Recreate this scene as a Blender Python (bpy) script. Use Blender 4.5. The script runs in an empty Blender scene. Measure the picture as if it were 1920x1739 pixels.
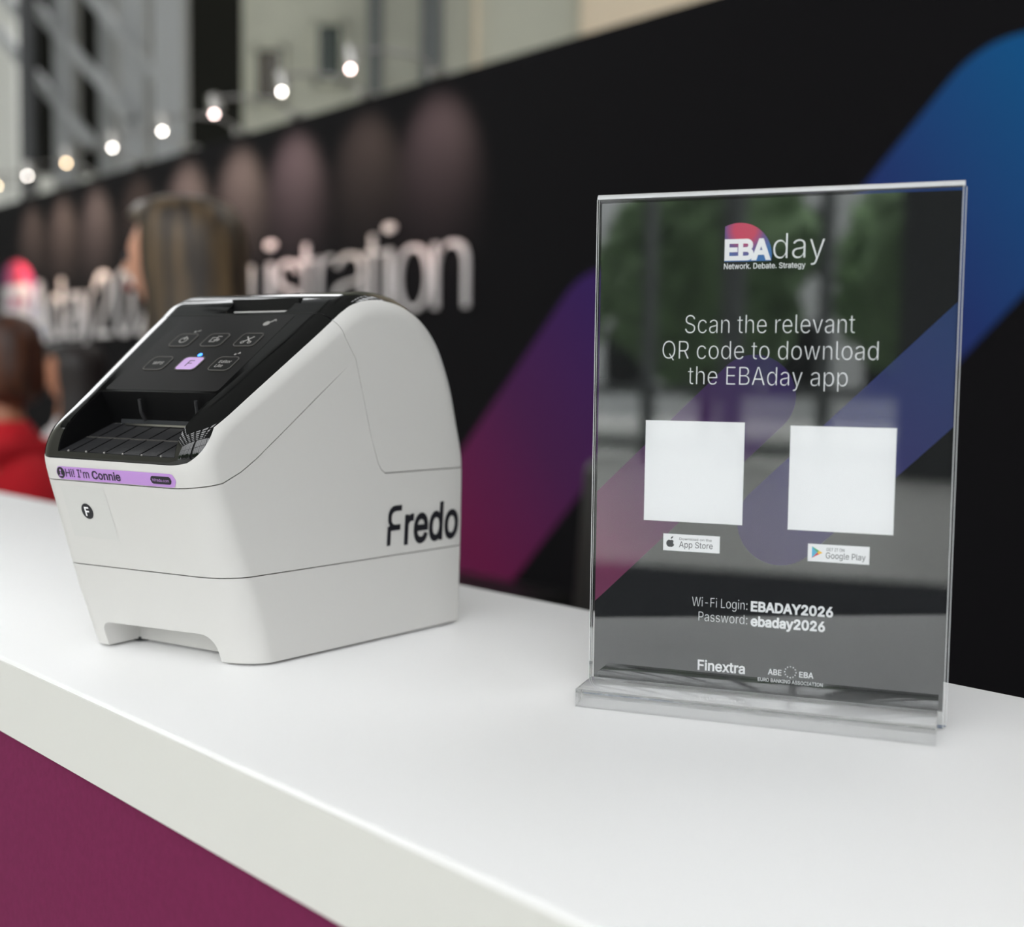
import bpy, bmesh, math, random, os
from math import sin, cos, radians, pi, sqrt
from mathutils import Vector, Matrix
from mathutils.bvhtree import BVHTree
from mathutils.noise import noise as pnoise
from mathutils.geometry import delaunay_2d_cdt
import numpy as np

random.seed(4)
scene = bpy.context.scene
C = scene.collection
ZC = 1.05                      # height of the counter top above the floor

# ------------------------------------------------------------------ camera
cam_data = bpy.data.cameras.new('camera')
cam = bpy.data.objects.new('camera', cam_data)
C.objects.link(cam)
F_PX = 2280.96
cam_data.sensor_fit = 'HORIZONTAL'
cam_data.sensor_width = 36.0
cam_data.lens = 36.0 * F_PX / 1920.0
cam_data.clip_start = 0.02
cam_data.clip_end = 300
PITCH, ROLL = 0.06974, -0.01328
cam.matrix_world = (Matrix.Translation((0, 0, ZC + 0.14051)) @
                    Matrix.Rotation(pi / 2 - PITCH, 4, 'X') @
                    Matrix.Rotation(-ROLL, 4, 'Z'))
cam_data.dof.use_dof = True
cam_data.dof.focus_distance = 0.555
cam_data.dof.aperture_fstop = 5.4
cam_data.dof.aperture_blades = 0
scene.camera = cam

# ------------------------------------------------------------------ light of the place
world = bpy.data.worlds.new('overcast_sky')
scene.world = world
world.use_nodes = True
wn = world.node_tree.nodes
wl = world.node_tree.links
wbg = wn['Background']
wtc = wn.new('ShaderNodeTexCoord')
wsep = wn.new('ShaderNodeSeparateXYZ')
wramp = wn.new('ShaderNodeValToRGB')
wl.new(wtc.outputs['Generated'], wsep.inputs[0])
wl.new(wsep.outputs['Z'], wramp.inputs[0])
wramp.color_ramp.elements[0].position = 0.0
wramp.color_ramp.elements[0].color = (0.48, 0.49, 0.50, 1)
wramp.color_ramp.elements[1].position = 0.9
wramp.color_ramp.elements[1].color = (0.975, 0.985, 1.0, 1)
wl.new(wramp.outputs[0], wbg.inputs['Color'])
wbg.inputs['Strength'].default_value = 5.6
scene.view_settings.view_transform = 'Standard'
scene.view_settings.look = 'None'
scene.view_settings.exposure = 0.2
scene.view_settings.gamma = 1.0
scene.view_settings.use_curve_mapping = False

# ------------------------------------------------------------------ helpers
def srgb(r, g, b):
    f = lambda c: (c / 255 / 12.92) if c <= 10 else ((c / 255 + 0.055) / 1.055) ** 2.4
    return (f(r), f(g), f(b))

def mat(name, col, rough=0.5, spec=0.5, metal=0.0, coat=0.0, coat_rough=0.05, emit=None, emit_s=0.0, trans=0.0, ior=1.5,
        noise_amt=0.0, noise_scale=40.0, bump=0.0):
    m = bpy.data.materials.new(name)
    m.use_nodes = True
    nt = m.node_tree
    b = nt.nodes['Principled BSDF']
    b.inputs['Base Color'].default_value = (*col, 1)
    b.inputs['Roughness'].default_value = rough
    b.inputs['Specular IOR Level'].default_value = spec
    b.inputs['Metallic'].default_value = metal
    b.inputs['Coat Weight'].default_value = coat
    b.inputs['Coat Roughness'].default_value = coat_rough
    b.inputs['IOR'].default_value = ior
    b.inputs['Transmission Weight'].default_value = trans
    if emit:
        b.inputs['Emission Color'].default_value = (*emit, 1)
        b.inputs['Emission Strength'].default_value = emit_s
    if noise_amt or bump:
        tc = nt.nodes.new('ShaderNodeTexCoord')
        nz = nt.nodes.new('ShaderNodeTexNoise')
        nz.inputs['Scale'].default_value = noise_scale
        nz.inputs['Detail'].default_value = 5
        nt.links.new(tc.outputs['Object'], nz.inputs['Vector'])
        if noise_amt:
            rp = nt.nodes.new('ShaderNodeValToRGB')
            rp.color_ramp.elements[0].position = 0.3
            rp.color_ramp.elements[1].position = 0.7
            rp.color_ramp.elements[0].color = (*[c * (1 - noise_amt) for c in col], 1)
            rp.color_ramp.elements[1].color = (*[min(1, c * (1 + noise_amt)) for c in col], 1)
            nt.links.new(nz.outputs['Fac'], rp.inputs[0])
            nt.links.new(rp.outputs[0], b.inputs['Base Color'])
        if bump:
            bp = nt.nodes.new('ShaderNodeBump')
            bp.inputs['Strength'].default_value = bump
            bp.inputs['Distance'].default_value = 0.001
            nt.links.new(nz.outputs['Fac'], bp.inputs['Height'])
            nt.links.new(bp.outputs[0], b.inputs['Normal'])
    return m

def ramp_mat(name, direction, lo, hi, stops, rough=0.5, spec=0.5):
    """printed gradient: colour runs along `direction` (object axes) from value lo to hi"""
    m = mat(name, (0.5, 0.5, 0.5), rough, spec)
    nt = m.node_tree
    tc = nt.nodes.new('ShaderNodeTexCoord')
    dp = nt.nodes.new('ShaderNodeVectorMath'); dp.operation = 'DOT_PRODUCT'
    dp.inputs[1].default_value = direction
    mr = nt.nodes.new('ShaderNodeMapRange')
    mr.inputs['From Min'].default_value = lo
    mr.inputs['From Max'].default_value = hi
    rp = nt.nodes.new('ShaderNodeValToRGB')
    el = rp.color_ramp.elements
    while len(el) < len(stops): el.new(0.5)
    for k, (ps, c) in enumerate(stops):
        el[k].position = ps
        el[k].color = (*c, 1)
    nt.links.new(tc.outputs['Object'], dp.inputs[0])
    nt.links.new(dp.outputs['Value'], mr.inputs['Value'])
    nt.links.new(mr.outputs[0], rp.inputs[0])
    nt.links.new(rp.outputs[0], nt.nodes['Principled BSDF'].inputs['Base Color'])
    return m

def thing(name, label, cat, loc=(0, 0, 0), rotz=0.0, group=None):
    o = bpy.data.objects.new(name, None)
    o.empty_display_size = 0.05
    C.objects.link(o)
    o.location = loc
    o.rotation_euler = (0, 0, rotz)
    o['label'] = label
    o['category'] = cat
    if group: o['group'] = group
    return o

def tag(o, label, cat, group=None):
    o['label'] = label
    o['category'] = cat
    if group: o['group'] = group
    return o

def struct(o):
    o['kind'] = 'structure'
    return o

def link(name, me, m, parent=None, smooth=None, loc=None, rotz=None):
    o = bpy.data.objects.new(name, me)
    C.objects.link(o)
    if m is not None:
        me.materials.clear()
        me.materials.append(m)
    if parent: o.parent = parent
    if loc is not None: o.location = loc
    if rotz is not None: o.rotation_euler = (0, 0, rotz)
    if smooth is not None:
        for p in me.polygons: p.use_smooth = True
        if smooth < 180: me.set_sharp_from_angle(angle=radians(smooth))
    return o

def from_bm(name, bm, m, parent=None, smooth=None, loc=None, rotz=None):
    me = bpy.data.meshes.new(name)
    bm.normal_update()
    bm.to_mesh(me)
    bm.free()
    return link(name, me, m, parent, smooth, loc, rotz)

def from_data(name, v, f, m, parent=None, smooth=None, loc=None, rotz=None):
    me = bpy.data.meshes.new(name)
    me.from_pydata([tuple(p) for p in v], [], f)
    me.validate()
    bm = bmesh.new(); bm.from_mesh(me)
    bmesh.ops.recalc_face_normals(bm, faces=bm.faces)
    bm.to_mesh(me); bm.free()
    return link(name, me, m, parent, smooth, loc, rotz)

def add_box(bm, c, s, rot=None, bevel=0.0):
    g = bmesh.ops.create_cube(bm, size=1.0)
    vs = g['verts']
    bmesh.ops.scale(bm, vec=s, verts=vs)
    if bevel:
        es = list({e for v in vs for e in v.link_edges})
        r = bmesh.ops.bevel(bm, geom=es, offset=bevel, segments=2, affect='EDGES', profile=0.5)
        vs = list({v for f in r['faces'] for v in f.verts} | {v for v in vs if v.is_valid})
    M = Matrix.Translation(c)
    if rot is not None: M = M @ rot.to_4x4()
    bmesh.ops.transform(bm, matrix=M, verts=[v for v in vs if v.is_valid])

def add_bar(bm, a, b, w, h=None, round_=False, seg=12):
    """a bar or a tube from a to b"""
    a, b = Vector(a), Vector(b)
    d = b - a
    q = d.to_track_quat('Z', 'Y').to_matrix()
    if round_:
        g = bmesh.ops.create_cone(bm, cap_ends=True, segments=seg, radius1=w, radius2=(w if h is None else h), depth=d.length)
        bmesh.ops.transform(bm, matrix=Matrix.Translation((a + b) / 2) @ q.to_4x4(), verts=g['verts'])
    else:
        add_box(bm, (a + b) / 2, (w, h or w, d.length), q)

def box(name, c, s, m, parent=None, bevel=0.0, loc=None, rotz=None):
    bm = bmesh.new()
    add_box(bm, c, s, None, bevel)
    return from_bm(name, bm, m, parent, 40 if bevel else None, loc, rotz)

def evaluated(o):
    dg = bpy.context.evaluated_depsgraph_get()
    dg.update()
    return bpy.data.meshes.new_from_object(o.evaluated_get(dg))

def discard(o):
    me = o.data
    bpy.data.objects.remove(o)
    if me.users == 0: bpy.data.meshes.remove(me)

def boolean(me, cutter_me, op):
    a = bpy.data.objects.new('a', me); b = bpy.data.objects.new('b', cutter_me)
    C.objects.link(a); C.objects.link(b)
    md = a.modifiers.new('x', 'BOOLEAN')
    md.operation = op; md.object = b; md.solver = 'EXACT'
    bpy.context.view_layer.update()
    r = evaluated(a)
    bpy.data.objects.remove(a); bpy.data.objects.remove(b)
    return r

def prism_mesh(poly, lo, hi, axes='yz'):
    """polygon in the (e,z) plane extruded along r, or in (r,z) extruded along e, or (r,e) along z"""
    n = len(poly)
    def pt(p, t):
        return {'yz': (t, p[0], p[1]), 'xz': (p[0], t, p[1]), 'xy': (p[0], p[1], t)}[axes]
    v = [pt(p, lo) for p in poly] + [pt(p, hi) for p in poly]
    f = [list(range(n)), list(range(2 * n - 1, n - 1, -1))] + [[i, i + n, (i + 1) % n + n, (i + 1) % n] for i in range(n)]
    me = bpy.data.meshes.new('prism')
    me.from_pydata(v, [], f)
    bm = bmesh.new(); bm.from_mesh(me)
    bmesh.ops.recalc_face_normals(bm, faces=bm.faces)
    bm.to_mesh(me); bm.free()
    return me

def rounded(x0, y0, x1, y1, r, n=6):
    out = []
    for cx, cy, a0 in ((x1 - r, y0 + r, -90), (x1 - r, y1 - r, 0), (x0 + r, y1 - r, 90), (x0 + r, y0 + r, 180)):
        for k in range(n + 1):
            a = radians(a0 + 90 * k / n)
            out.append((cx + r * cos(a), cy + r * sin(a)))
    return out

def catmull(pts, step):
    P = [Vector(p) for p in pts]
    out = []
    for i in range(len(P) - 1):
        p0 = P[i - 1] if i else P[0] * 2 - P[1]
        p1, p2 = P[i], P[i + 1]
        p3 = P[i + 2] if i + 2 < len(P) else P[-1] * 2 - P[-2]
        n = max(2, int((p2 - p1).length / step))
        for k in range(n):
            t = k / n
            out.append(0.5 * ((2 * p1) + (p2 - p0) * t + (2 * p0 - 5 * p1 + 4 * p2 - p3) * t * t + (3 * p1 - p0 - 3 * p2 + p3) * t ** 3))
    out.append(P[-1])
    return out

def joined(geos):
    V, Fc = [], []
    for v, f in geos:
        n = len(V)
        V += v
        Fc += [[i + n for i in q] for q in f]
    return V, Fc

# lettering: Blender's own interface typeface
FONT = None
try:
    fp = os.path.join(bpy.utils.system_resource('DATAFILES'), 'fonts', 'Inter.woff2')
    if os.path.exists(fp): FONT = bpy.data.fonts.load(fp)
except Exception:
    FONT = None

def glyph_loops(body, res, spacing):
    cu = bpy.data.curves.new('t', 'FONT')
    cu.body = body
    if FONT: cu.font = FONT
    cu.size = 1.0
    cu.space_character = spacing
    o = bpy.data.objects.new('t', cu)
    C.objects.link(o)
    bpy.context.view_layer.update()
    cv = o.to_curve(bpy.context.evaluated_depsgraph_get())
    loops = []
    for sp in cv.splines:
        bp = sp.bezier_points
        out = []
        for i in range(len(bp)):
            a, b = bp[i], bp[(i + 1) % len(bp)]
            p0, p1, p2, p3 = a.co, a.handle_right, b.handle_left, b.co
            straight = (p1 - p0).cross(p3 - p0).length < 1e-5 and (p2 - p0).cross(p3 - p0).length < 1e-5
            n = 1 if straight else res
            for t_ in range(n):
                t = t_ / n
                q = p0 * (1 - t) ** 3 + p1 * 3 * t * (1 - t) ** 2 + p2 * 3 * t * t * (1 - t) + p3 * t ** 3
                if not out or (Vector((q.x, q.y)) - out[-1]).length > 1e-5: out.append(Vector((q.x, q.y)))
        if len(out) > 2: loops.append(out)
    o.to_curve_clear()
    bpy.data.objects.remove(o)
    bpy.data.curves.remove(cu)
    return loops

def area2(l):
    return sum(l[i - 1].x * l[i].y - l[i].x * l[i - 1].y for i in range(len(l)))

def text_geo(body, weight=0.0, extrude=0.0, res=6, spacing=1.0):
    """outline of the words filled by winding number; weight grows or thins the strokes"""
    loops = glyph_loops(body, res, spacing)
    sgn = 1.0 if sum(area2(l) for l in loops) > 0 else -1.0
    moved = []
    for l in loops:
        n = len(l)
        nl = []
        for i in range(n):
            d1 = (l[i] - l[i - 1]).normalized(); d2 = (l[(i + 1) % n] - l[i]).normalized()
            n1 = Vector((d1.y, -d1.x)); n2 = Vector((d2.y, -d2.x))
            m_ = n1 + n2
            if m_.length < 0.2: m_ = n1
            m_.normalize()
            c = max(0.45, m_.dot(n1))
            nl.append(l[i] + m_ * (sgn * weight / c))
        moved.append(nl)
    V, Fc = [], []
    # neighbouring loops whose boxes touch are filled together
    groups = []
    for l in moved:
        x0, x1 = min(p.x for p in l), max(p.x for p in l)
        hit = [g for g in groups if g[0] <= x1 and g[1] >= x0]
        for g in hit: groups.remove(g)
        groups.append([min([x0] + [g[0] for g in hit]), max([x1] + [g[1] for g in hit]), sum((g[2] for g in hit), []) + [l]])
    for _, _, ls in groups:
        pts, eds = [], []
        for l in ls:
            b = len(pts)
            pts += l
            eds += [(b + i, b + (i + 1) % len(l)) for i in range(len(l))]
        vo, eo, fo, *_r = delaunay_2d_cdt(pts, eds, [], 0, 1e-6)
        if not fo: continue
        vo_ = np.array([(p.x, p.y) for p in vo])
        tri = np.array([list(f)[:3] for f in fo])
        cen = vo_[tri].mean(axis=1)
        A = np.array([(pts[a].x, pts[a].y) for a, b in eds]); B = np.array([(pts[b].x, pts[b].y) for a, b in eds])
        px, py = cen[:, 0][:, None], cen[:, 1][:, None]
        up = (A[:, 1] <= py) & (B[:, 1] > py); dn = (A[:, 1] > py) & (B[:, 1] <= py)
        crs = (B[:, 0] - A[:, 0]) * (py - A[:, 1]) - (px - A[:, 0]) * (B[:, 1] - A[:, 1])
        wnum = ((up & (crs > 0)).astype(int) - (dn & (crs < 0)).astype(int)).sum(axis=1) * sgn
        off = len(V)
        V += [Vector((p.x, p.y, 0)) for p in vo]
        for f, w in zip(fo, wnum):
            if w > 0: Fc.append([off + i for i in f])
    used = sorted({i for f in Fc for i in f}); mp = {j: q for q, j in enumerate(used)}
    V = [V[j] for j in used]; Fc = [[mp[i] for i in f] for f in Fc]
    if extrude:
        n = len(V)
        cnt = {}
        for f in Fc:
            for i in range(len(f)):
                a, b = f[i], f[(i + 1) % len(f)]
                cnt.setdefault((min(a, b), max(a, b)), []).append((a, b))
        sides = [e[0] for e in cnt.values() if len(e) == 1]
        V = [Vector((p.x, p.y, -extrude)) for p in V] + [Vector((p.x, p.y, extrude)) for p in V]
        Fc = [list(reversed(f)) for f in Fc] + [[i + n for i in f] for f in Fc] + [[a, b, b + n, a + n] for a, b in sides]
    return V, Fc

def text_cap(weight):
    v, _ = text_geo('H', weight)
    return max(p.y for p in v)
CAPS = {}

def fit_text(body, x0, x1, base, cap, weight=0.0, extrude=0.0, res=6, spacing=1.0):
    """glyphs stretched so the ink runs from x0 to x1 and capitals stand `cap` high on `base`"""
    v, f = text_geo(body, weight, extrude, res, spacing)
    if weight not in CAPS: CAPS[weight] = text_cap(weight)
    a = min(p.x for p in v); b = max(p.x for p in v)
    sx = (x1 - x0) / (b - a); sy = cap / CAPS[weight]
    return [Vector((x0 + (p.x - a) * sx, base + p.y * sy, p.z)) for p in v], f

def clip_poly(poly, x0, y0, x1, y1):
    def cut(P, inside, inter):
        out = []
        for i in range(len(P)):
            a, b = P[i - 1], P[i]
            if inside(b):
                if not inside(a): out.append(inter(a, b))
                out.append(b)
            elif inside(a): out.append(inter(a, b))
        return out
    def ix(x): return lambda a, b: (x, a[1] + (b[1] - a[1]) * (x - a[0]) / (b[0] - a[0]))
    def iy(y): return lambda a, b: (a[0] + (b[0] - a[0]) * (y - a[1]) / (b[1] - a[1]), y)
    P = cut(poly, lambda p: p[0] >= x0, ix(x0))
    P = cut(P, lambda p: p[0] <= x1, ix(x1))
    P = cut(P, lambda p: p[1] >= y0, iy(y0))
    return cut(P, lambda p: p[1] <= y1, iy(y1))

def capsule(a, b, r, n=24):
    a, b = Vector(a), Vector(b)
    t = math.atan2(b.y - a.y, b.x - a.x)
    out = []
    for k in range(n + 1):
        q = t - pi / 2 + pi * k / n
        out.append((b.x + r * cos(q), b.y + r * sin(q)))
    for k in range(n + 1):
        q = t + pi / 2 + pi * k / n
        out.append((a.x + r * cos(q), a.y + r * sin(q)))
    return out

def circle(cx, cy, r, n=32):
    return [(cx + r * cos(2 * pi * k / n), cy + r * sin(2 * pi * k / n)) for k in range(n)]

# ------------------------------------------------------------------ materials
M = {}
M['laminate'] = mat('white_laminate', srgb(247, 247, 247), 0.45, 0.3)
M['laminate_edge'] = mat('white_edge_band', srgb(219, 219, 214), 0.45, 0.3)
M['fabric'] = mat('magenta_fabric', srgb(112, 33, 74), 0.9, 0.2, noise_amt=0.06, noise_scale=260, bump=0.25)
M['white_plastic'] = mat('white_printer_plastic', srgb(213, 212, 209), 0.42, 0.45)
M['gloss_black'] = mat('gloss_black_plastic', (0.006, 0.006, 0.006), 0.045, 0.6)
M['smudged_black'] = mat('smudged_black_panel', (0.008, 0.007, 0.007), 0.16, 0.5)
M['matte_black'] = mat('matte_black_plastic', (0.004, 0.004, 0.0045), 0.5, 0.2)
M['tray'] = mat('grained_tray_plastic', (0.03, 0.03, 0.032), 0.42, 0.45, bump=0.15, noise_scale=900)
M['ridge'] = mat('button_ridge', (0.10, 0.095, 0.09), 0.15, 0.6)
M['icon'] = mat('panel_print', srgb(150, 148, 145), 0.5)
M['lilac'] = mat('lilac_label', srgb(190, 145, 214), 0.45)
M['lilac_pale'] = mat('lilac_button', srgb(206, 170, 226), 0.4)
M['ink'] = mat('black_ink', srgb(22, 22, 30), 0.4)
M['ink_soft'] = mat('navy_ink', srgb(52, 40, 66), 0.5)
M['blue_led'] = mat('blue_led', (0.02, 0.1, 0.8), 0.3, emit=(0.04, 0.22, 1.0), emit_s=3.0)
M['sticker'] = mat('clear_sticker', srgb(210, 210, 207), 0.38, 0.45)
M['rubber'] = mat('black_rubber', (0.02, 0.022, 0.025), 0.7)
M['paper_white'] = mat('print_white', srgb(250, 250, 252), 0.5)
M['paper_black'] = mat('print_black', (0.012, 0.013, 0.014), 0.02, 1.0, ior=1.75)
M['print_dark'] = mat('print_dark_grey', srgb(60, 62, 66), 0.5)
M['acrylic_block'] = mat('clear_acrylic', (0.985, 0.99, 0.99), 0.0, 0.5, trans=0.86, ior=1.49)
M['acrylic_edge_glow'] = mat('acrylic_painted_glow', srgb(240, 242, 243), 0.12, 0.6, trans=0.45, ior=1.49)  # white mixed in for edge glow and the fold's sky reflection
def thin_clear(name):
    m = bpy.data.materials.new(name)
    m.use_nodes = True
    nt = m.node_tree
    nt.nodes.clear()
    out = nt.nodes.new('ShaderNodeOutputMaterial')
    mix = nt.nodes.new('ShaderNodeMixShader')
    fr = nt.nodes.new('ShaderNodeFresnel'); fr.inputs['IOR'].default_value = 1.36
    tr = nt.nodes.new('ShaderNodeBsdfTransparent'); tr.inputs[0].default_value = (0.99, 0.995, 0.994, 1)
    gl = nt.nodes.new('ShaderNodeBsdfGlossy'); gl.inputs['Roughness'].default_value = 0.0
    nt.links.new(fr.outputs[0], mix.inputs[0])
    nt.links.new(tr.outputs[0], mix.inputs[1])
    nt.links.new(gl.outputs[0], mix.inputs[2])
    nt.links.new(mix.outputs[0], out.inputs['Surface'])
    return m
M['acrylic_sheet'] = thin_clear('clear_acrylic_sheet')
M['wall_black'] = mat('black_printed_vinyl', (0.0075, 0.0070, 0.0082), 0.6, 0.04)
M['letter'] = mat('white_letter', srgb(226, 220, 220), 0.5)
M['wall_far'] = mat('grey_green_plaster', srgb(198, 198, 183), 0.8, noise_amt=0.04, noise_scale=2)
M['wall_cream'] = mat('cream_plaster', srgb(240, 222, 196), 0.8)
M['wall_pale'] = mat('pale_panel', srgb(218, 218, 212), 0.7)
M['brown_panel'] = mat('brown_wall_panel', srgb(112, 96, 84), 0.7)
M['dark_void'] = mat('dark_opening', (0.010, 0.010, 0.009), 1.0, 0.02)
M['green_glass'] = mat('green_window_glass', (0.012, 0.03, 0.018), 0.15)
M['amber_glass'] = mat('amber_window_glass', (0.05, 0.036, 0.012), 0.15)
M['steel'] = mat('grey_painted_steel', srgb(158, 160, 160), 0.5)
M['dark_steel'] = mat('dark_painted_steel', srgb(52, 53, 55), 0.5)
M['floor'] = mat('pale_stone_floor', srgb(208, 208, 204), 0.35, noise_amt=0.05, noise_scale=3)
M['carpet'] = mat('charcoal_carpet', srgb(46, 46, 50), 0.95, 0.1, noise_amt=0.15, noise_scale=120)
M['roof'] = mat('roof_beam_paint', srgb(120, 122, 122), 0.6)
M['mullion'] = mat('facade_mullion', srgb(96, 100, 100), 0.5)
M['bulb_warm'] = mat('warm_bulb', (1, 1, 1), 0.3, emit=(1.0, 0.74, 0.46), emit_s=26)
M['bulb_white'] = mat('white_bulb', (1, 1, 1), 0.3, emit=(1.0, 0.93, 0.86), emit_s=26)
M['bulb_pink'] = mat('pink_bulb', (1, 1, 1), 0.3, emit=(1.0, 0.74, 0.70), emit_s=26)
M['chrome'] = mat('brushed_metal', srgb(170, 168, 165), 0.3, metal=1.0)
M['skin'] = mat('skin', srgb(206, 150, 122), 0.55)
M['skin_tan'] = mat('skin_tan', srgb(170, 112, 84), 0.55)
M['black_cloth'] = mat('black_cloth', srgb(24, 24, 27), 0.9)
M['white_cloth'] = mat('white_cloth', srgb(214, 206, 206), 0.9)
M['red_cloth'] = mat('red_cloth', srgb(190, 6, 26), 0.85)
M['denim'] = mat('dark_denim', srgb(38, 44, 62), 0.9)
M['leather'] = mat('black_leather', (0.012, 0.011, 0.010), 0.5)
M['leaf'] = mat('tree_leaves', srgb(98, 124, 84), 0.8, noise_amt=0.4, noise_scale=2.5)
M['bark'] = mat('tree_bark', srgb(70, 58, 48), 0.9)
def hair_mat(name, a, b):
    m = mat(name, a, 0.45, 0.4)
    nt = m.node_tree
    tc = nt.nodes.new('ShaderNodeTexCoord'); mp = nt.nodes.new('ShaderNodeMapping')
    mp.inputs['Scale'].default_value = (1, 1, 0.08)
    nz = nt.nodes.new('ShaderNodeTexNoise'); nz.inputs['Scale'].default_value = 42; nz.inputs['Detail'].default_value = 6
    rp = nt.nodes.new('ShaderNodeValToRGB')
    rp.color_ramp.elements[0].position = 0.38; rp.color_ramp.elements[0].color = (*a, 1)
    rp.color_ramp.elements[1].position = 0.66; rp.color_ramp.elements[1].color = (*b, 1)
    nt.links.new(tc.outputs['Object'], mp.inputs[0]); nt.links.new(mp.outputs[0], nz.inputs['Vector'])
    nt.links.new(nz.outputs['Fac'], rp.inputs[0]); nt.links.new(rp.outputs[0], nt.nodes['Principled BSDF'].inputs['Base Color'])
    return m
M['hair_blond'] = hair_mat('highlighted_brown_hair', srgb(34, 27, 21), srgb(98, 80, 57))
M['hair_dark'] = hair_mat('dark_hair', srgb(20, 16, 15), srgb(40, 30, 26))
M['hair_auburn'] = hair_mat('auburn_hair', srgb(40, 22, 14), srgb(84, 46, 26))

# ------------------------------------------------------------------ the hall
def vert_at(px, Y):
    return (px - 960.0) / F_PX * Y
# floor
box('floor', (0, -6, -0.05), (60, 60, 0.1), M['floor']); struct(bpy.data.objects['floor'])
# roof: solid deck with skylights; unseen, openings laid out for light and reflections
HT = 14.0                      # height of the hall
bm = bmesh.new()
for k in range(-6, 1):
    add_box(bm, (k * 3.0, 0, HT + 0.3), (0.9, 28.6, 0.6))
add_box(bm, (10.2, -4.7, HT + 0.3), (17.4, 19.2, 0.6))
for k in range(1, 7):
    add_box(bm, (k * 3.0, 9.6, HT + 0.3), (1.0, 9.4, 0.6))
add_box(bm, (-9, 9.6, HT + 0.3), (22, 9.4, 0.6))
add_box(bm, (-11, 16.2, HT + 0.3), (18, 4.4, 0.6))  # extension added to keep the hall beyond the frame dark
add_box(bm, (-4.5, 0.2, HT + 0.3), (12.4, 9.6, 0.58))
for k in range(-7, 8):
    add_box(bm, (0, k * 2.0, HT + 0.3), (38, 0.5, 0.7))
struct(from_bm('ceiling', bm, M['roof']))
# end wall of the hall behind the display wall, and its openings
HY = 14.0
hw = box('wall_back', (6.1, HY + 0.15, 7.1), (18.4, 0.3, 14.2), M['wall_far']); struct(hw)
x0 = vert_at(1075, HY - .1)
cw = box('wall_end', (x0 + 5.5, HY - 0.06, 7.0), (11, 0.1, 14), M['wall_cream']); struct(cw)
for k, (a, b, ya, yb, mm) in enumerate(((480, 532, 205, 108, 'amber_glass'), (592, 642, 170, 62, 'green_glass'))):
    xa, xb = vert_at(a, HY), vert_at(b, HY)
    za = ZC + .14 + (706 - ya) / F_PX * HY; zb = ZC + .14 + (706 - yb) / F_PX * HY
    w = box('window_%d' % (k + 1), ((xa + xb) / 2, HY - .02, (za + zb) / 2), (xb - xa, 0.04, zb - za), M[mm]); struct(w)
    bm = bmesh.new()
    for xx in (xa, xb): add_box(bm, (xx, HY - .05, (za + zb) / 2), (0.05, 0.1, zb - za + .05))
    for zz in (za, zb): add_box(bm, ((xa + xb) / 2, HY - .05, zz), (xb - xa + .05, 0.1, 0.05))
    from_bm('window_frame', bm, M['wall_far'], w)
for k, (a, b, dy) in enumerate(((690, 712, .25), (785, 822, .2), (880, 888, .1))):
    xa, xb = vert_at(a, HY), vert_at(b, HY)
    struct(box('trim_%d' % (k + 1), ((xa + xb) / 2, HY - dy / 2, 4.6), (xb - xa, dy, 9.2), M['mullion'] if k < 2 else M['wall_cream']))
# hall beyond the steel frame, its shade painted near-black
struct(box('wall_left', (-10.5, 18.2, 3.4), (17, 0.3, 7.0), M['dark_void']))  # cut low: added opening above lets sky light the lid
xa, xb = vert_at(-160, 13), vert_at(30, 13)
struct(box('wall_side', ((xa + xb) / 2, 13.2, 4.6), (xb - xa, 0.2, 9.2), M['wall_pale']))
xa, xb = vert_at(22, 14), vert_at(442, 14)
struct(box('trim_4', ((xa + xb) / 2, 14.3, 1.9), (xb - xa, 0.3, 3.1), M['wall_pale']))
# front glazing of the hall behind the photographer
FY = -14.0
bm = bmesh.new()
for k in range(-13, 14):
    add_box(bm, (k * 1.4, FY, HT / 2), (0.10 if k % 3 else 0.24, 0.25, HT))
for z in (0.25, 1.05, 4.4, 8.6, HT - .1):
    add_box(bm, (0, FY, z), (38, 0.2, 0.14))
struct(from_bm('window_3', bm, M['mullion']))
struct(box('wall_right', (18.6, 0, 7.0), (0.3, 28.4, 14.2), M['wall_pale']))
struct(box('wall_street', (-19.2, 2.1, 7.0), (0.3, 32.6, 14.2), M['wall_far']))
struct(box('trim_5', (-5.2, FY + .1, 7.0), (1.3, 0.5, 14), M['dark_steel']))  # dark pillar added to darken part of the sign's reflection
struct(box('wall_front', (13.5, FY + .25, 7.0), (10, 0.2, 14), M['brown_panel']))
# carpet strip in front of the counter
tag(box('carpet_runner', (-3.5, -5.6, 0.004), (26, 1.9, 0.008), M['carpet'], rotz=radians(-20)), 'charcoal carpet runner lying across the pale hall floor', 'carpet')

# steel frame: square posts and diagonal braces
SY = 10.0
sf = thing('steel_frame', 'tall grey steel frame of posts and slanting braces above the dark display wall', 'frame', (-3.0, SY, 0))
def sfx(px): return vert_at(px, SY) + 3.0
def sfz(py): return ZC + .14 + (704 - py) / F_PX * SY
for a, b, y in ((113, 150, 0), (150, 182, 0.6), (236, 282, 0), (315, 370, -0.3)):
    bm = bmesh.new()
    add_box(bm, ((sfx(a) + sfx(b)) / 2, y, 4.5), (sfx(b) - sfx(a), 0.18, 9.0), None, 0.01)
    from_bm('post', bm, M['steel'], sf)
for (xa, ya, xb, yb, w) in ((140, -30, 345, 215, .15), (60, 15, 260, 240, .15), (10, 80, 190, 290, .15), (0, -10, 60, 60, .12)):
    bm = bmesh.new()
    add_bar(bm, (sfx(xa), -.12, sfz(ya)), (sfx(xb), -.12, sfz(yb)), w, 0.08)
    from_bm('brace', bm, M['steel'], sf)
pole = bmesh.new()
xc = vert_at(60, 9.6)
add_box(pole, (0, 0, 4.4), (0.11, 0.11, 8.8), None, 0.01)
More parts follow.
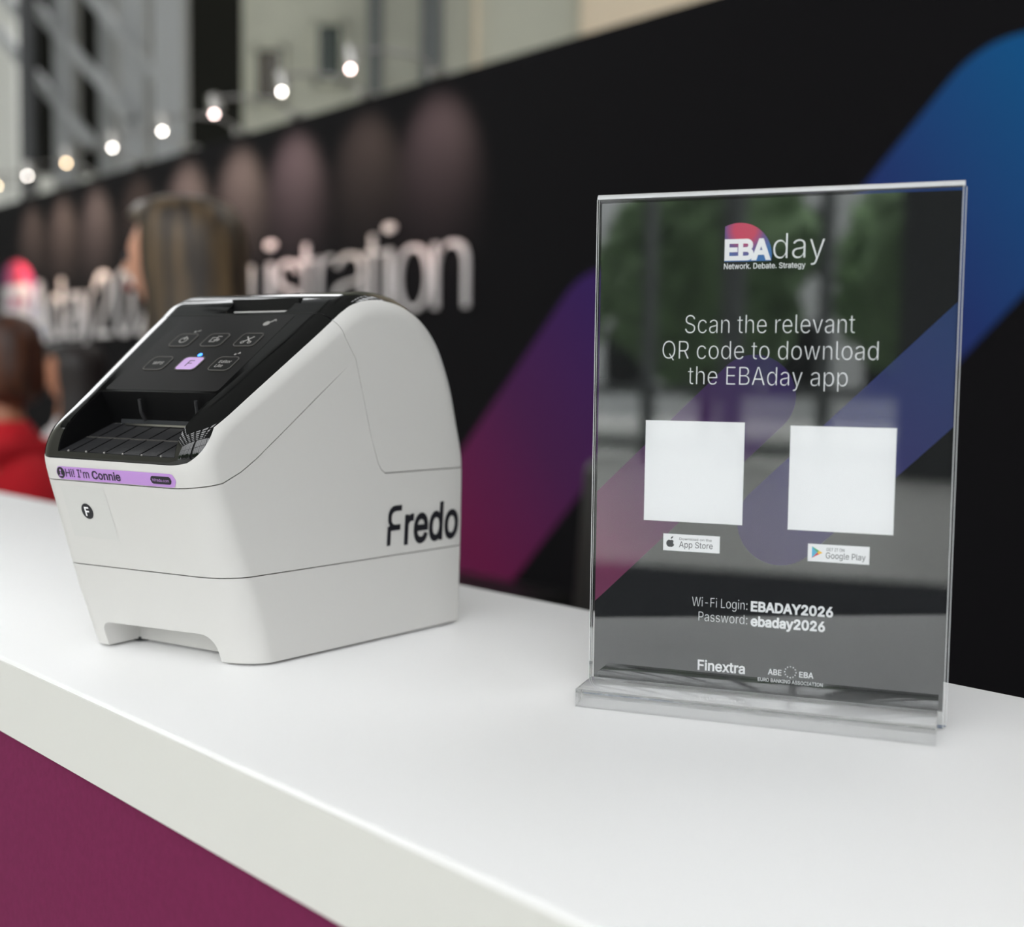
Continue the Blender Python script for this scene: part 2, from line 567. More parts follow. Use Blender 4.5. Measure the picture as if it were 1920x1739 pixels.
tag(from_bm('dark_pole', pole, M['dark_steel'], loc=(xc, 9.6, 0)), 'thin dark upright pole standing beside the grey steel frame', 'pole')

# ------------------------------------------------------------------ display wall
WYAW = radians(-49.1325)
wd = Vector((cos(WYAW), sin(WYAW), 0)); wn_ = Vector((-wd.y, wd.x, 0))
W0 = Vector((-0.016845, 4.527661, 0))
WTOP = 2.366
def WP(u, z, out=0.0):
    return W0 + wd * u - wn_ * out + Vector((0, 0, z))
# local frame of the wall: x along the wall, y away from the viewer, z up
dw = box('wall_display', (-1.0, 0.05, WTOP / 2), (13.4, 0.1, WTOP), M['wall_black'], loc=W0, rotz=WYAW)
struct(dw)
M['wall_purple'] = ramp_mat('wall_purple_gradient', (0.7, 0, 0.7), 0.25, 1.35,
    [(0.0, srgb(112, 34, 76)), (0.5, srgb(78, 36, 80)), (1.0, srgb(58, 36, 92))], 0.6, 0.05)
M['wall_blue'] = ramp_mat('wall_blue_gradient', (0.8, 0, 0.6), 1.7, 2.75,
    [(0.0, srgb(62, 38, 98)), (0.55, srgb(38, 56, 112)), (1.0, srgb(22, 84, 138))], 0.6, 0.05)
for nm, a, b, mm in (('purple_stripe', (-0.95, -0.16), (0.50, 1.29), 'wall_purple'), ('blue_stripe', (0.95, 0.80), (1.935, 1.782), 'wall_blue')):
    poly = clip_poly(capsule(a, b, 0.276, 32), -8, 0.002, 6, WTOP)
    v = [(x, -0.003, z) for x, z in poly] + [(x, 0.001, z) for x, z in poly]
    n = len(poly)
    f = [list(range(n)), list(range(2 * n - 1, n - 1, -1))] + [[i, i + n, (i + 1) % n + n, (i + 1) % n] for i in range(n)]
    from_data(nm, v, f, M[mm], dw)

def wall_letter(parent, ch, u0, u1, base, cap, weight, depth, m=None):
    v, f = fit_text(ch, u0, u1, base, cap, weight, 0.5, 5)
    vv = [Vector((p.x, -(p.z + 0.5) * depth - 0.001, p.y)) for p in v]
    return from_data('letter', vv, f, m or M['letter'], parent, 40)
LB = 1.452
reg = thing('registration_lettering', 'raised white letters spelling Registration on the black display wall', 'lettering', W0, WYAW)
for ch, a, b in (('R', -2.80, -2.52), ('e', -2.46, -2.22), ('g', -2.17, -1.93), ('i', -1.795, -1.72), ('s', -1.70, -1.495), ('t', -1.49, -1.36),
                 ('r', -1.335, -1.215), ('a', -1.20, -0.965), ('t', -0.955, -0.83), ('i', -0.815, -0.745), ('o', -0.725, -0.497), ('n', -0.475, -0.258)):
    wall_letter(reg, ch, a + .02, b + .02, LB, 0.362, -0.016, 0.014)
day = thing('event_lettering', 'raised white letters spelling EBAday 2026 at the far end of the display wall', 'lettering', W0, WYAW)
B2 = 1.405
for ch, a, b, wt in (('E', -5.50, -5.24, 0.03), ('B', -5.22, -4.96, 0.03), ('A', -4.96, -4.67, 0.03), ('d', -4.65, -4.40, 0.0), ('a', -4.36, -4.12, 0.0), ('y', -4.12, -3.93, 0.0),
                     ('2', -3.88, -3.64, 0.0), ('0', -3.58, -3.33, 0.0), ('2', -3.27, -3.03, 0.0), ('6', -2.98, -2.93, 0.0)):
    if ch == '6': a, b = -2.99, -2.86
    wall_letter(day, ch, a + .03, b + .03, B2, 0.385, wt - .008, 0.014)
def logo_outline(n=24):
    """flat-sided dome of the event logo, in poster millimetres"""
    cx, cy, r = 60.3, 186.2, 13.7
    a1 = math.acos((54.2 - cx) / r)
    a0 = math.asin((183.8 - cy) / r)
    return [(54.2, 183.8)] + [(cx + r * cos(a0 + (a1 - a0) * k / n), cy + r * sin(a0 + (a1 - a0) * k / n)) for k in range(n + 1)]
def dome_mat(name, sc, ox, oz, vert, reds=0.0, dark=1.0):
    m = mat(name, (.5, .5, .5), 0.45)
    nt = m.node_tree
    tc = nt.nodes.new('ShaderNodeTexCoord'); sp = nt.nodes.new('ShaderNodeSeparateXYZ')
    nt.links.new(tc.outputs['Object'], sp.inputs[0])
    dist = nt.nodes.new('ShaderNodeVectorMath'); dist.operation = 'DISTANCE'
    dist.inputs[1].default_value = (ox + (62.5 - 54.2) * sc, 0, oz + (197 - 183.8) * sc) if vert else (62.5 * sc, 197 * sc, 0)
    nt.links.new(tc.outputs['Object'], dist.inputs[0])
    mr = nt.nodes.new('ShaderNodeMapRange'); mr.inputs['From Min'].default_value = 4.5 * sc; mr.inputs['From Max'].default_value = 13 * sc
    nt.links.new(dist.outputs['Value'], mr.inputs['Value'])
    r1 = nt.nodes.new('ShaderNodeValToRGB')
    r1.color_ramp.elements[0].color = (*[c * dark for c in srgb(206, 62, 96)], 1)
    r1.color_ramp.elements[1].color = (*[c * dark for c in srgb(48, 110, 176)], 1)
    e = r1.color_ramp.elements.new(0.45); e.color = (*[c * dark for c in srgb(112, 78, 140)], 1)
    nt.links.new(mr.outputs[0], r1.inputs[0])
    nt.links.new(r1.outputs[0], nt.nodes['Principled BSDF'].inputs['Base Color'])
    return m
M['dome_wall'] = dome_mat('wall_logo_gradient', 0.0365, -5.49, B2 - 0.036, True)
lo = logo_outline()
vv = [(-5.49 + (x - 54.2) * .0365, -0.004, B2 - .036 + (y - 183.8) * .0365) for x, y in lo]
n = len(vv)
vv += [(x, 0.0, z) for x, y, z in vv]
from_data('logo_dome', vv, [list(range(n)), list(range(2 * n - 1, n - 1, -1))] + [[i, i + n, (i + 1) % n + n, (i + 1) % n] for i in range(n)], M['dome_wall'], day)

# arm spotlights along the top of the wall
LU = [-4.95, -4.40, -3.86, -3.26, -2.64, -2.06, -1.54, -0.96, -0.46]
LM = ['warm', 'warm', 'white', 'warm2', 'white', 'white', 'pink', 'white', 'pink']
ORD = ['farthest', 'eighth', 'seventh', 'sixth', 'fifth', 'fourth', 'third', 'second', 'first']
for k, u in enumerate(LU):
    nm = {'warm': 'bulb_warm', 'warm2': 'bulb_warm', 'white': 'bulb_white', 'pink': 'bulb_pink'}[LM[k]]
    lab = 'arm spotlight on top of the black wall, %s along from the near end' % ORD[k]
    lt = thing('arm_spotlight', lab, 'spotlight', WP(u, WTOP), WYAW, 'arm spotlights along the display wall')
    bm = bmesh.new()
    add_box(bm, (0, 0.03, 0.015), (0.05, 0.1, 0.03), None, 0.004)
    from_bm('clamp', bm, M['chrome'], lt, 40)
    bm = bmesh.new()
    pts = [Vector((0, 0.02, 0.02)), Vector((0, -0.10, 0.07)), Vector((0, -0.26, 0.06)), Vector((0, -0.40, 0.03))]
    for a, b in zip(pts, pts[1:]): add_bar(bm, a, b, 0.007, None, True, 8)
    from_bm('arm', bm, M['chrome'], lt, 50)
    bm = bmesh.new()
    add_bar(bm, (0, -0.41, 0.045), (0, -0.39, -0.022), 0.022, 0.034, True, 16)
    from_bm('lamp_head', bm, M['chrome'], lt, 40)
    if True:
        bm = bmesh.new()
        bmesh.ops.create_uvsphere(bm, u_segments=16, v_segments=10, radius=0.007)
        bmesh.ops.translate(bm, vec=(0, -0.40, -0.035), verts=bm.verts)
        from_bm('bulb', bm, M[nm], lt, 180)
    ld = bpy.data.lights.new('lamp_beam', 'SPOT')
    ld.energy = (5, 8, 9, 3, 11, 11, 8, 3, 4.6)[k] * 13.0
    ld.color = {'warm': (1.0, .72, .52), 'warm2': (1, .7, .5), 'white': (1, .74, .56), 'pink': (1, .70, .62)}[LM[k]]
    ld.spot_size = radians(74)
    ld.spot_blend = 1.0
    ld.shadow_soft_size = 0.02
    lo_ = bpy.data.objects.new('lamp_beam', ld)
    C.objects.link(lo_)
    lo_.parent = lt
    lo_.location = (0, -0.385, -0.055)
    d = Vector((0, 0.385, -0.24))
    lo_.rotation_euler = d.to_track_quat('-Z', 'Y').to_euler()

# ------------------------------------------------------------------ counter
CYAW = radians(-46.5767)
cd = Vector((cos(CYAW), sin(CYAW), 0)); cn = Vector((-cd.y, cd.x, 0))
F0 = cn * 0.22589
CD, CT = 0.31429, 0.0391
ct = thing('reception_counter', 'white topped reception counter with a magenta fabric front', 'counter', F0, CYAW)
X0, X1 = -2.7, 0.85
bm = bmesh.new()
add_box(bm, ((X0 + X1) / 2, CD / 2, ZC - CT / 2), (X1 - X0, CD, CT), None, 0.0012)
from_bm('countertop', bm, M['laminate'], ct, 40)
box('edge_band', ((X0 + X1) / 2, -0.0004, ZC - CT / 2 - .0005), (X1 - X0 - .002, 0.0008, CT - 0.0035), M['laminate_edge'], ct)
box('front_panel', ((X0 + X1) / 2, 0.013, (ZC - CT) / 2), (X1 - X0 - .01, 0.02, ZC - CT - .002), M['fabric'], ct)
for x in (X0 + .02, X1 - .02):
    box('end_panel', (x, CD / 2 + .005, (ZC - CT) / 2), (0.03, CD - 0.04, ZC - CT - .002), M['laminate'], ct)

# ------------------------------------------------------------------ label printer
PO = Vector((-0.107218, 0.591878, ZC))
PYAW = radians(-31.0)
pr = thing('label_printer', 'white label printer with a glossy black sloping top standing on the counter', 'printer', PO, PYAW)
S = 0.001
R0 = -55.6
def hwid(e, z): return 55.6 + 0.119 * e + 0.05 * z
prof = [(-27, 1.4), (-43.5, 45), (-54.5, 75), (-60, 90), (-61.6, 99), (-60.6, 107), (-56, 115.5), (-46, 124.3), (-33, 133.4), (-12, 148.1),
        (10, 163.5), (21, 171.2), (27, 175.6), (33, 179.6), (43, 183.3), (56, 184.8), (71, 182.8), (86, 176.6), (99, 166.6), (109, 153.5), (116.5, 136.5), (121.5, 114), (126.2, 91), (127.4, 60), (127.6, 1.4)]
pf = catmull(prof, 1.6)
NP = len(pf)
# ease of the side edges along the outline: (index in prof -> inset, lateral radius)
ease = {0: (13, 18), 3: (14, 18), 4: (13, 17), 5: (12, 16), 7: (10.5, 17), 10: (10.5, 17), 12: (12, 17), 15: (15, 17), 19: (15, 17), 22: (7, 9), 24: (4, 5)}
arc = [0.0]
for a, b in zip(pf, pf[1:]): arc.append(arc[-1] + (b - a).length)
def arc_of(k):
    q = Vector(prof[k])
    j = min(range(NP), key=lambda i: (pf[i] - q).length)
    return arc[j]
keys = sorted((arc_of(k), v) for k, v in ease.items())
def eased(s):
    for (s0, v0), (s1, v1) in zip(keys, keys[1:]):
        if s <= s1:
            t = (s - s0) / (s1 - s0); t = t * t * (3 - 2 * t)
            return v0[0] + (v1[0] - v0[0]) * t, v0[1] + (v1[1] - v0[1]) * t
    return keys[-1][1]
nrm = []
for i in range(NP):
    t = (pf[min(i + 1, NP - 1)] - pf[max(i - 1, 0)]).normalized()
    nrm.append(Vector((t.y, -t.x)))          # points inwards (outline runs front -> top -> rear)
sm = []
for i in range(NP):
    acc = Vector((0, 0))
    for k in range(-9, 10):
        j = min(max(i + k, 0), NP - 1)
        acc += nrm[j] * (10 - abs(k))
    star = (Vector((35, 95)) - pf[i]).normalized()
    acc = (acc.normalized() * 0.7 + star * 0.3).normalized()
    sm.append(acc)
for i in range(NP):                          # keep the foot of the outline level
    z = pf[i].y
    if z < 40 or (i > NP / 2 and z < 40):
        w = max(0, (z - 1.4) / 38.6)
        h = Vector((1 if i < NP / 2 else -1, 0))
        sm[i] = (sm[i] * w + h * (1 - w)).normalized()
NPHI = 20
rings = []
for side in (1, -1):
    rg = []
    for j in range(NPHI + 1):
        ph = pi / 2 * j / NPHI
        ring = []
        for i in range(NP):
            ri, rl = eased(arc[i])
            if side < 0:                       # the far front corner is tighter
                tight = 0.5 + 0.5 * min(1, max(0, (pf[i].y - 100) / 25)) if pf[i].x < 0 else 1.0
                ri, rl = ri * tight, rl * tight
            q = pf[i] + sm[i] * ri * (1 - cos(ph))
            hx = hwid(q.x, q.y) - rl * (1 - sin(ph))
            low = min(1, max(0, (92 - q.y) / 60)) * min(1, max(0, (70 - q.x) / 80))
            ring.append(Vector((R0 + side * hx, q.x + 0.07 * side * hx * low, q.y)))
        rg.append(ring)
    rings.append(rg)
order = list(reversed(rings[1])) + rings[0]
V = [p for ring in order for p in ring]
Fc = []
for j in range(len(order) - 1):
    a, b = j * NP, (j + 1) * NP
    for i in range(NP - 1): Fc.append([a + i, a + i + 1, b + i + 1, b + i])
    Fc.append([a + NP - 1, a, b, b + NP - 1])
Fc.append(list(range(NP)))
last = (len(order) - 1) * NP
Fc.append([last + i for i in range(NP - 1, -1, -1)])
body_me = bpy.data.meshes.new('printer_form')
body_me.from_pydata([tuple(p) for p in V], [], Fc)
bm = bmesh.new(); bm.from_mesh(body_me)
bmesh.ops.recalc_face_normals(bm, faces=bm.faces)
body_bvh = BVHTree.FromBMesh(bm)
bm.to_mesh(body_me); bm.free()

LO, HI = -200, 100
Sx = [(-90, 87.6), (-63, 87.8), (-46, 91.0), (-36, 95.5), (-27, 101.3), (-10, 114.5), (11.5, 131.5), (34.6, 149.4)]
csx = [(22, 200), (21.6, 176), (22.6, 168.5), (26.5, 160), (34.6, 149.4), (40.8, 131.4), (48, 110), (54, 96), (56.6, 92), (60, 90), (140, 90)]
def shift(pl, dx, dy): return [(x + dx, y + dy) for x, y in pl]
G = 0.28
cut_base = [(-90, -5), (140, -5), (140, 45.3 - G), (-90, 45.3 - G)]
cut_body = [(-90, 45.3 + G), (140, 45.3 + G)] + [(140, 90 - G)] + [(x - (G if y > 92 else 0), y - (0 if y > 92 else G)) for x, y in reversed(csx[4:-1])] + [(x + G * .6, y - G * .9) for x, y in reversed(Sx[:-1])]
cut_front = [(x - G * .6, y + G * .9) for x, y in Sx[:-1]] + [(x - G, y) for x, y in reversed(csx[:5])] + [(-90, 200)]
cut_lid = [(x + (G if y > 91 else 0), y + (G if y < 92.5 else 0)) for x, y in csx] + [(140, 200)]
blk = [(-90, 97.2), (-64, 97.6), (-59.5, 100.6), (-55, 107.2), (-49, 116.6), (16.3, 163.6), (30, 173.4)]
cut_blk = blk + [(30, 210), (-90, 210)]
PARTS = {}
def scale_mesh(me):
    me.transform(Matrix.Scale(S, 4))
    return me
def part(name, me, m, parent=pr, ang=32):
    scale_mesh(me)
    me.validate()
    return link(name, me, m, parent, ang)
inter = lambda me, poly, op='INTERSECT', lo=LO, hi=HI, ax='yz': boolean(me, prism_mesh(poly, lo, hi, ax), op)
# base with the hand notch under its front edge
base_me = inter(body_me, cut_base)
notch = []
for cx, cy, r_, a0 in ((-31.5, 6.5, 8.5, 0), (-91, 9.0, 5.5, 90)):
    for k in range(7):
        a = radians(a0 + 90 * k / 6)
        notch.append((cx + r_ * cos(a), cy + r_ * sin(a)))
notch = [(-23.0, -8)] + notch + [(-96.5, -8)]
base_me = inter(base_me, notch, 'DIFFERENCE', -100, -10, 'xz')
part('base_shell', base_me, M['white_plastic'])
part('body_shell', inter(body_me, cut_body), M['white_plastic'])
front_me = inter(body_me, cut_front)
cover_me = inter(front_me, cut_blk, 'DIFFERENCE')
panel_me = inter(front_me, cut_blk)
# label outlet: open cavity in the lower half of the black panel
cav = [(-90, 103.6), (-62, 102.6), (-59, 102.9), (-27.5, 115.2), (-26.0, 118.5), (-35.5, 131.6), (-38, 136), (-60, 160), (-90, 160)]
panel_me = inter(panel_me, cav, 'DIFFERENCE', -94.5, -15.5, 'yz')
cover_me = inter(cover_me, cav, 'DIFFERENCE', -94.5, -15.5, 'yz')
part('front_cover', cover_me, M['white_plastic'])
part('control_panel', panel_me, M['gloss_black'], ang=28)
lid_me = inter(body_me, cut_lid)
strip_poly = [(10, 160), (20, 166)]
offs = []
for i in range(NP):
    if pf[i].x > 20 and pf[i].y > 150: offs.append(pf[i] + nrm[i] * (3.4 + 1.8 * min(1, max(0, (pf[i].x - 26) / 35))))
strip_poly = [(10, offs[0].y - 8)] + [(q.x, q.y) for q in offs] + [(140, offs[-1].y), (140, 210), (10, 210)]
part('roll_lid', inter(lid_me, strip_poly, 'DIFFERENCE'), M['white_plastic'])
strip_me = inter(lid_me, strip_poly)
strip_me = inter(strip_me, rounded(-68, 173.0, -24, 179.6, 2.5), 'DIFFERENCE', 10, 40, 'xz')
part('lid_top', strip_me, M['gloss_black'])
# feet that carry the shell
for x, y in ((-98, -6), (-14, -2), (-108, 108), (2, 108)):
    bm = bmesh.new()
    add_bar(bm, (x * S, y * S, 0), (x * S, y * S, 2.2 * S), 5 * S, None, True, 20)
    from_bm('rubber_foot', bm, M['rubber'], pr)
# handle recess liner
box('lid_latch', (-46 * S, 34 * S, 176 * S), (46 * S, 6 * S, 9 * S), M['matte_black'], pr)
# outlet interior
def quad_part(name, pts, m, thick=0.6, parent=pr):
    """thin slab from four corner points (mm), thickness along its normal"""
    P = [Vector(p) for p in pts]
    nn = (P[1] - P[0]).cross(P[3] - P[0]).normalized()
    v = [p * S for p in P] + [(p - nn * thick) * S for p in P]
    return from_data(name, v, [[0, 1, 2, 3], [7, 6, 5, 4], [0, 4, 5, 1], [1, 5, 6, 2], [2, 6, 7, 3], [3, 7, 4, 0]], m, parent)
# black lining of the outlet: the two side walls and the back wall
lin = [(-61.2, 103.0), (-59, 103.1), (-27.6, 115.3), (-26.2, 118.5), (-35.2, 131.2), (-48.5, 121.9), (-56.3, 114.2), (-60.4, 107.2)]
for a, b in ((-94.6, -94.1), (-15.9, -15.4)):
    me = prism_mesh(lin, a, b, 'yz')
    scale_mesh(me)
    link('outlet_side', me, M['matte_black'], pr)
quad_part('outlet_back', [(-94.4, -27.4, 115.0), (-15.6, -27.4, 115.0), (-15.6, -35.4, 131.4), (-94.4, -35.4, 131.4)], M['matte_black'], 0.4)
tray = quad_part('outlet_tray', [(-94.2, -60.5, 102.9), (-15.8, -60.5, 102.9), (-15.8, -28.2, 115.2), (-94.2, -28.2, 115.2)], M['tray'], 0.5)
fl = Vector((0, 32.3, 12.3)).normalized(); fn = Vector((0, -fl.z, fl.y))
bm = bmesh.new()
for k in range(7):
    x = -86 + k * 11.6
    a = Vector((x, -60.0, 102.95)); b = Vector((x, -29.0, 115.0))
    add_box(bm, ((a + b) / 2 + fn * 0.12) * S, (0.55 * S, (b - a).length * S, 0.3 * S), Matrix.Rotation(math.atan2(fl.z, fl.y), 3, 'X'))
from_bm('tray_groove', bm, M['matte_black'], tray)
bm = bmesh.new()
add_box(bm, (Vector((-55, -45, 108.8)) + fn * 0.2) * S, (77 * S, 0.7 * S, 0.5 * S), Matrix.Rotation(math.atan2(fl.z, fl.y), 3, 'X'))
from_bm('tray_ridge', bm, M['ridge'], tray)
bm = bmesh.new()
for k in range(6):
    x = -88 + k * 12.6
    g = bmesh.ops.create_uvsphere(bm, u_segments=10, v_segments=6, radius=0.55 * S)
    bmesh.ops.translate(bm, vec=Vector((x, -60.6, 103.0)) * S, verts=g['verts'])
from_bm('tray_stud', bm, M['icon'], tray, 180)
box('outlet_slot_shade', (-54 * S, -28.4 * S, 116.6 * S), (66 * S, 1.5 * S, 2.2 * S), M['rubber'], pr)  # dark bar standing in for the shade inside the label slot
box('tear_bar', (-52 * S, -30.4 * S, 115.2 * S), (60 * S, 1.4 * S, 0.9 * S), M['chrome'], pr)
for x in (-66, -28):
    bm = bmesh.new()
    for (a, b) in (((x, -36.2, 128), (x - 1, -34.2, 121.5)), ((x - 1, -34.2, 121.5), (x - 1.2, -31.5, 117.5))):
        add_bar(bm, Vector(a) * S, Vector(b) * S, 0.9 * S, None, True, 8)
    from_bm('guide_rib', bm, M['tray'], pr, 40)

# control panel print: local slope frame, x across, y up the slope
SL = math.atan2(163.5 - 133.4, 10 + 33)
sdir = Vector((0, cos(SL), sin(SL))); snor = Vector((0, -sin(SL), cos(SL)))
SO = Vector((0, -33, 133.4))
def SP(x, e, h=0.0):
    t = (e + 33) / cos(SL)
    return SO + Vector((x, 0, 0)) + sdir * t + snor * h
def slope_flat(name, geo, x, e, m, parent, h=0.12, smooth=None):
    """(V,F) given in mm around (0,0) laid on the slope at (x,e)"""
    v, f = geo
    o = SP(x, e, h)
    vv = [(o + Vector((p[0], 0, 0)) + sdir * p[1] + snor * (p[2] if len(p) > 2 else 0)) * S for p in v]
    return from_data(name, vv, f, m, parent, smooth)
def slab(poly, t=0.2):
    n = len(poly)
    return [(x, y, 0) for x, y in poly] + [(x, y, t) for x, y in poly], [list(range(n - 1, -1, -1)), list(range(n, 2 * n))] + [[i, (i + 1) % n, (i + 1) % n + n, i + n] for i in range(n)]
def ring_geo(po, pi_, t=0.35):
    n = len(po)
    v = [(x, y, 0) for x, y in po] + [(x, y, t) for x, y in po] + [(x, y, t) for x, y in pi_] + [(x, y, 0) for x, y in pi_]
    f = []
    for i in range(n):
        j = (i + 1) % n
        for a in range(3): f.append([a * n + i, a * n + j, (a + 1) * n + j, (a + 1) * n + i])
    return v, f
# smoke-dark inlay between the button field and the outlet
plate = slope_flat('panel_inlay', slab(rounded(-38.5, -1.5, 38.5, 66, 2), 0.06), -54.5, -33, M['smudged_black'], pr, 0.02)
BT = {}
for row, e0 in ((0, 2.0), (1, -15.4)):
    for c, x in enumerate((-75.2, -53.0, -30.2)):
        acc = (row, c) == (1, 1)
        b_ = slope_flat('button', slab(rounded(-6.6, -5.3, 6.6, 5.3, 2.4), 0.25), x, e0, M['lilac_pale'] if acc else M['smudged_black'], pr, 0.08)
        if acc: b_['label'] = 'pale lilac button marked F'
        BT[(row, c)] = b_
        slope_flat('button_rim', ring_geo(rounded(-7.3, -6.0, 7.3, 6.0, 2.9), rounded(-6.7, -5.4, 6.7, 5.4, 2.4)), x, e0, M['ridge'], b_, 0.08)
# symbols on the buttons
pw_ = joined([ring_geo(circle(0, 0, 2.6), circle(0, 0, 2.0), .1), slab([(-.35, .2), (.35, .2), (.35, 3.2), (-.35, 3.2)], .14)])
slope_flat('power_symbol', pw_, -75.2, 2.0, M['icon'], BT[(0, 0)], 0.34)
fd = joined([ring_geo([(-3, -2), (1, -2), (1, 2.2), (-3, 2.2)], [(-2.5, -1.5), (.5, -1.5), (.5, 1.7), (-2.5, 1.7)], .1), slab([(-.6, -.5), (3, -.5), (3, .2), (-.6, .2)], .12), slab([(2, 1.4), (3.2, -.2), (2, -1.8)], .12), slab([(-.2, 2.8), (2.8, 2.8), (2.8, 3.3), (-.2, 3.3)], .1)])
slope_flat('feed_symbol', fd, -53.0, 2.0, M['icon'], BT[(0, 1)], 0.34)
sc = joined([slab([(-2.6, 2.4), (-2.0, 2.8), (2.4, -1.8), (1.8, -2.2)], .1), slab([(2.6, 2.4), (2.0, 2.8), (-2.4, -1.8), (-1.8, -2.2)], .12), ring_geo(circle(-2.3, -2.4, 1.2, 16), circle(-2.3, -2.4, .7, 16), .1), ring_geo(circle(2.3, -2.4, 1.2, 16), circle(2.3, -2.4, .7, 16), .1)])
slope_flat('cutter_symbol', sc, -30.2, 2.0, M['icon'], BT[(0, 2)], 0.34)
slope_flat('wireless_print', fit_text('WPS', -3.6, 3.6, -1.1, 2.4, 0.01), -75.2, -15.4, M['icon'], BT[(1, 0)], 0.36)
slope_flat('letter_print', fit_text('F', -1.7, 1.8, -2.6, 5.2, 0.0), -53.0, -15.4, M['ink_soft'], BT[(1, 1)], 0.36)
slope_flat('editor_print', joined([fit_text('Editor', -4, 4, 0.5, 2.3, 0.01), fit_text('Lite', -4, 1.0, -3.0, 2.3, 0.01)]), -30.2, -15.4, M['icon'], BT[(1, 2)], 0.36)
slope_flat('indicator_light', slab(circle(0, 0, 1.3, 20), 0.3), -52.2, -9.2, M['blue_led'], pr, 0.1)
slope_flat('indicator_print', joined([slab(circle(0, 0, .7, 14), .1), slab([(1.2, .4), (3.0, 1.6), (3.2, 1.1), (1.5, 0)], .1)]), -73.5, 8.6, M['icon'], pr, 0.1)
slope_flat('indicator_print', joined([slab(circle(0, 0, .7, 14), .1), slab([(1.2, .2), (3.0, .9), (1.8, 2.2)], .1)]), -29.0, -8.6, M['icon'], pr, 0.1)
ky = joined([slab(circle(0, 0, 2.0, 18), .12), slab([(1.3, 1.4), (2.2, .8), (4.2, 3.6), (3.3, 4.2)], .1), slab([(3.1, 3.2), (4.6, 2.0), (5.0, 2.6), (3.6, 3.8)], .1)])
slope_flat('lock_print', ky, -29.6, 14.4, M['icon'], pr, 0.1)

# decals that follow the front face
def front_hit(r, z):
    h = body_bvh.ray_cast(Vector((r, -150, z)), Vector((0, 1, 0)))
    return h[0].y if h[0] else -50.0
def front_flat(name, geo, m, off, parent=pr):
    v, f = geo
    return from_data(name, [Vector((p[0], front_hit(p[0], p[1]) - off, p[1])) * S for p in v], f, m, parent)
def front_patch(name, x0, x1, y0f, y1f, m, off, parent=pr, nx=40, ny=6, rl=0.0, rr=0.0):
    V, Fc = [], []
    for i in range(nx + 1):
        x = x0 + (x1 - x0) * i / nx
        a, b = y0f(x), y1f(x)
        mid, hh = (a + b) / 2, (b - a) / 2
        for rr_, xe in ((rl, x - x0), (rr, x1 - x)):
            if rr_ and xe < rr_: hh = min(hh, hh - rr_ + sqrt(max(0, rr_ ** 2 - (rr_ - xe) ** 2)) + 0.001)
        for j in range(ny + 1): V.append((x, mid + hh * (2 * j / ny - 1)))
    for i in range(nx):
        for j in range(ny): Fc.append([i * (ny + 1) + j, (i + 1) * (ny + 1) + j, (i + 1) * (ny + 1) + j + 1, i * (ny + 1) + j + 1])
    return front_flat(name, (V, Fc), m, off, parent)
lb = lambda x: 89.0
lt_ = lambda x: 95.3
strip = front_patch('name_label', -96.5, -16.0, lb, lt_, M['lilac'], 0.25, nx=60, rl=2.6, rr=2.6)
strip['label'] = 'lilac name label under the black panel'
badge = front_flat('label_badge', (circle(-93.2, 92.2, 2.75, 28) + [(-93.2, 92.2)], [[i, (i + 1) % 28, 28] for i in range(28)]), M['ink'], 0.45, strip)
front_flat('label_symbol', joined([(circle(-93.2, 93.4, .6, 12), [list(range(12))]), ([(-93.5, 91), (-92.9, 91), (-92.9, 92.6), (-93.5, 92.6)], [[0, 1, 2, 3]]), ([(-94.4, 90.6), (-92.0, 90.6), (-92.0, 91.1), (-94.4, 91.1)], [[0, 1, 2, 3]])]), M['lilac'], 0.6, badge)
front_flat('label_text', fit_text("Hi! I'm", -89.8, -73.2, 90.4, 3.9, 0.006), M['ink_soft'], 0.45, strip)
front_flat('label_text', fit_text('Connie', -71.2, -51.6, 90.3, 3.9, 0.02), M['ink_soft'], 0.45, strip)
pill = front_patch('label_pill', -31.6, -18.2, lambda x: 90.3, lambda x: 93.9, M['ink'], 0.45, strip, 24, 4, 1.7, 1.7)
front_flat('label_address', fit_text('hifredo.com', -30.2, -19.6, 91.4, 1.4, 0.0), M['lilac'], 0.6, pill)
stk = front_patch('clear_sticker', -96.5, -66.0, lambda x: 60.0, lambda x: 86.0, M['sticker'], 0.12, pr, 30, 24)
stk['label'] = 'nearly clear square sticker on the front'
bdg = front_flat('sticker_badge', (circle(-82, 73.5, 3.9, 24) + [(-82, 73.5)], [[i, (i + 1) % 24, 24] for i in range(24)]), M['ink'], 0.3, stk)
front_flat('sticker_letter', fit_text('F', -83.5, -80.5, 71.3, 4.4, 0.02), M['paper_white'], 0.45, bdg)
# maker's lettering on the right flank
def side_pt(e, z, off=0.25):
    return Vector((R0 + hwid(e, z) + off, e, z)) * S
def flank(name, geo, m, parent=pr):
    return from_data(name, [side_pt(p[0], p[1]) for p in geo[0]], geo[1], m, parent)
redo = fit_text('redo', 76.4, 120.6, 50.9, 20.8, 0.02)
arcs = [(73.6, 72.2), (68.2, 72.2)]
for k in range(9):
    a = radians(90 + 90 * k / 8)
    arcs.append((68.6 + 5.2 * cos(a), 66.8 + 5.4 * sin(a)))
arcs += [(63.4, 64.5)]
for k in range(7):
    a = radians(180 + 45 * k / 6)
    arcs.append((68.0 + 4.6 * cos(a), 64.8 + 4.4 * sin(a)))
arcs += [(63.2, 60.9), (63.2, 50.9), (65.9, 50.9), (65.9, 58.8), (73.0, 58.8), (73.0, 61.9), (69.0, 61.9)]
for k in range(7):
    a = radians(270 - 90 * k / 6)
    arcs.append((69.0 + 3.0 * cos(a), 64.9 + 3.0 * sin(a)))
for k in range(7):
    a = radians(180 - 90 * k / 6)
    arcs.append((69.2 + 3.2 * cos(a), 66.2 + 3.0 * sin(a)))
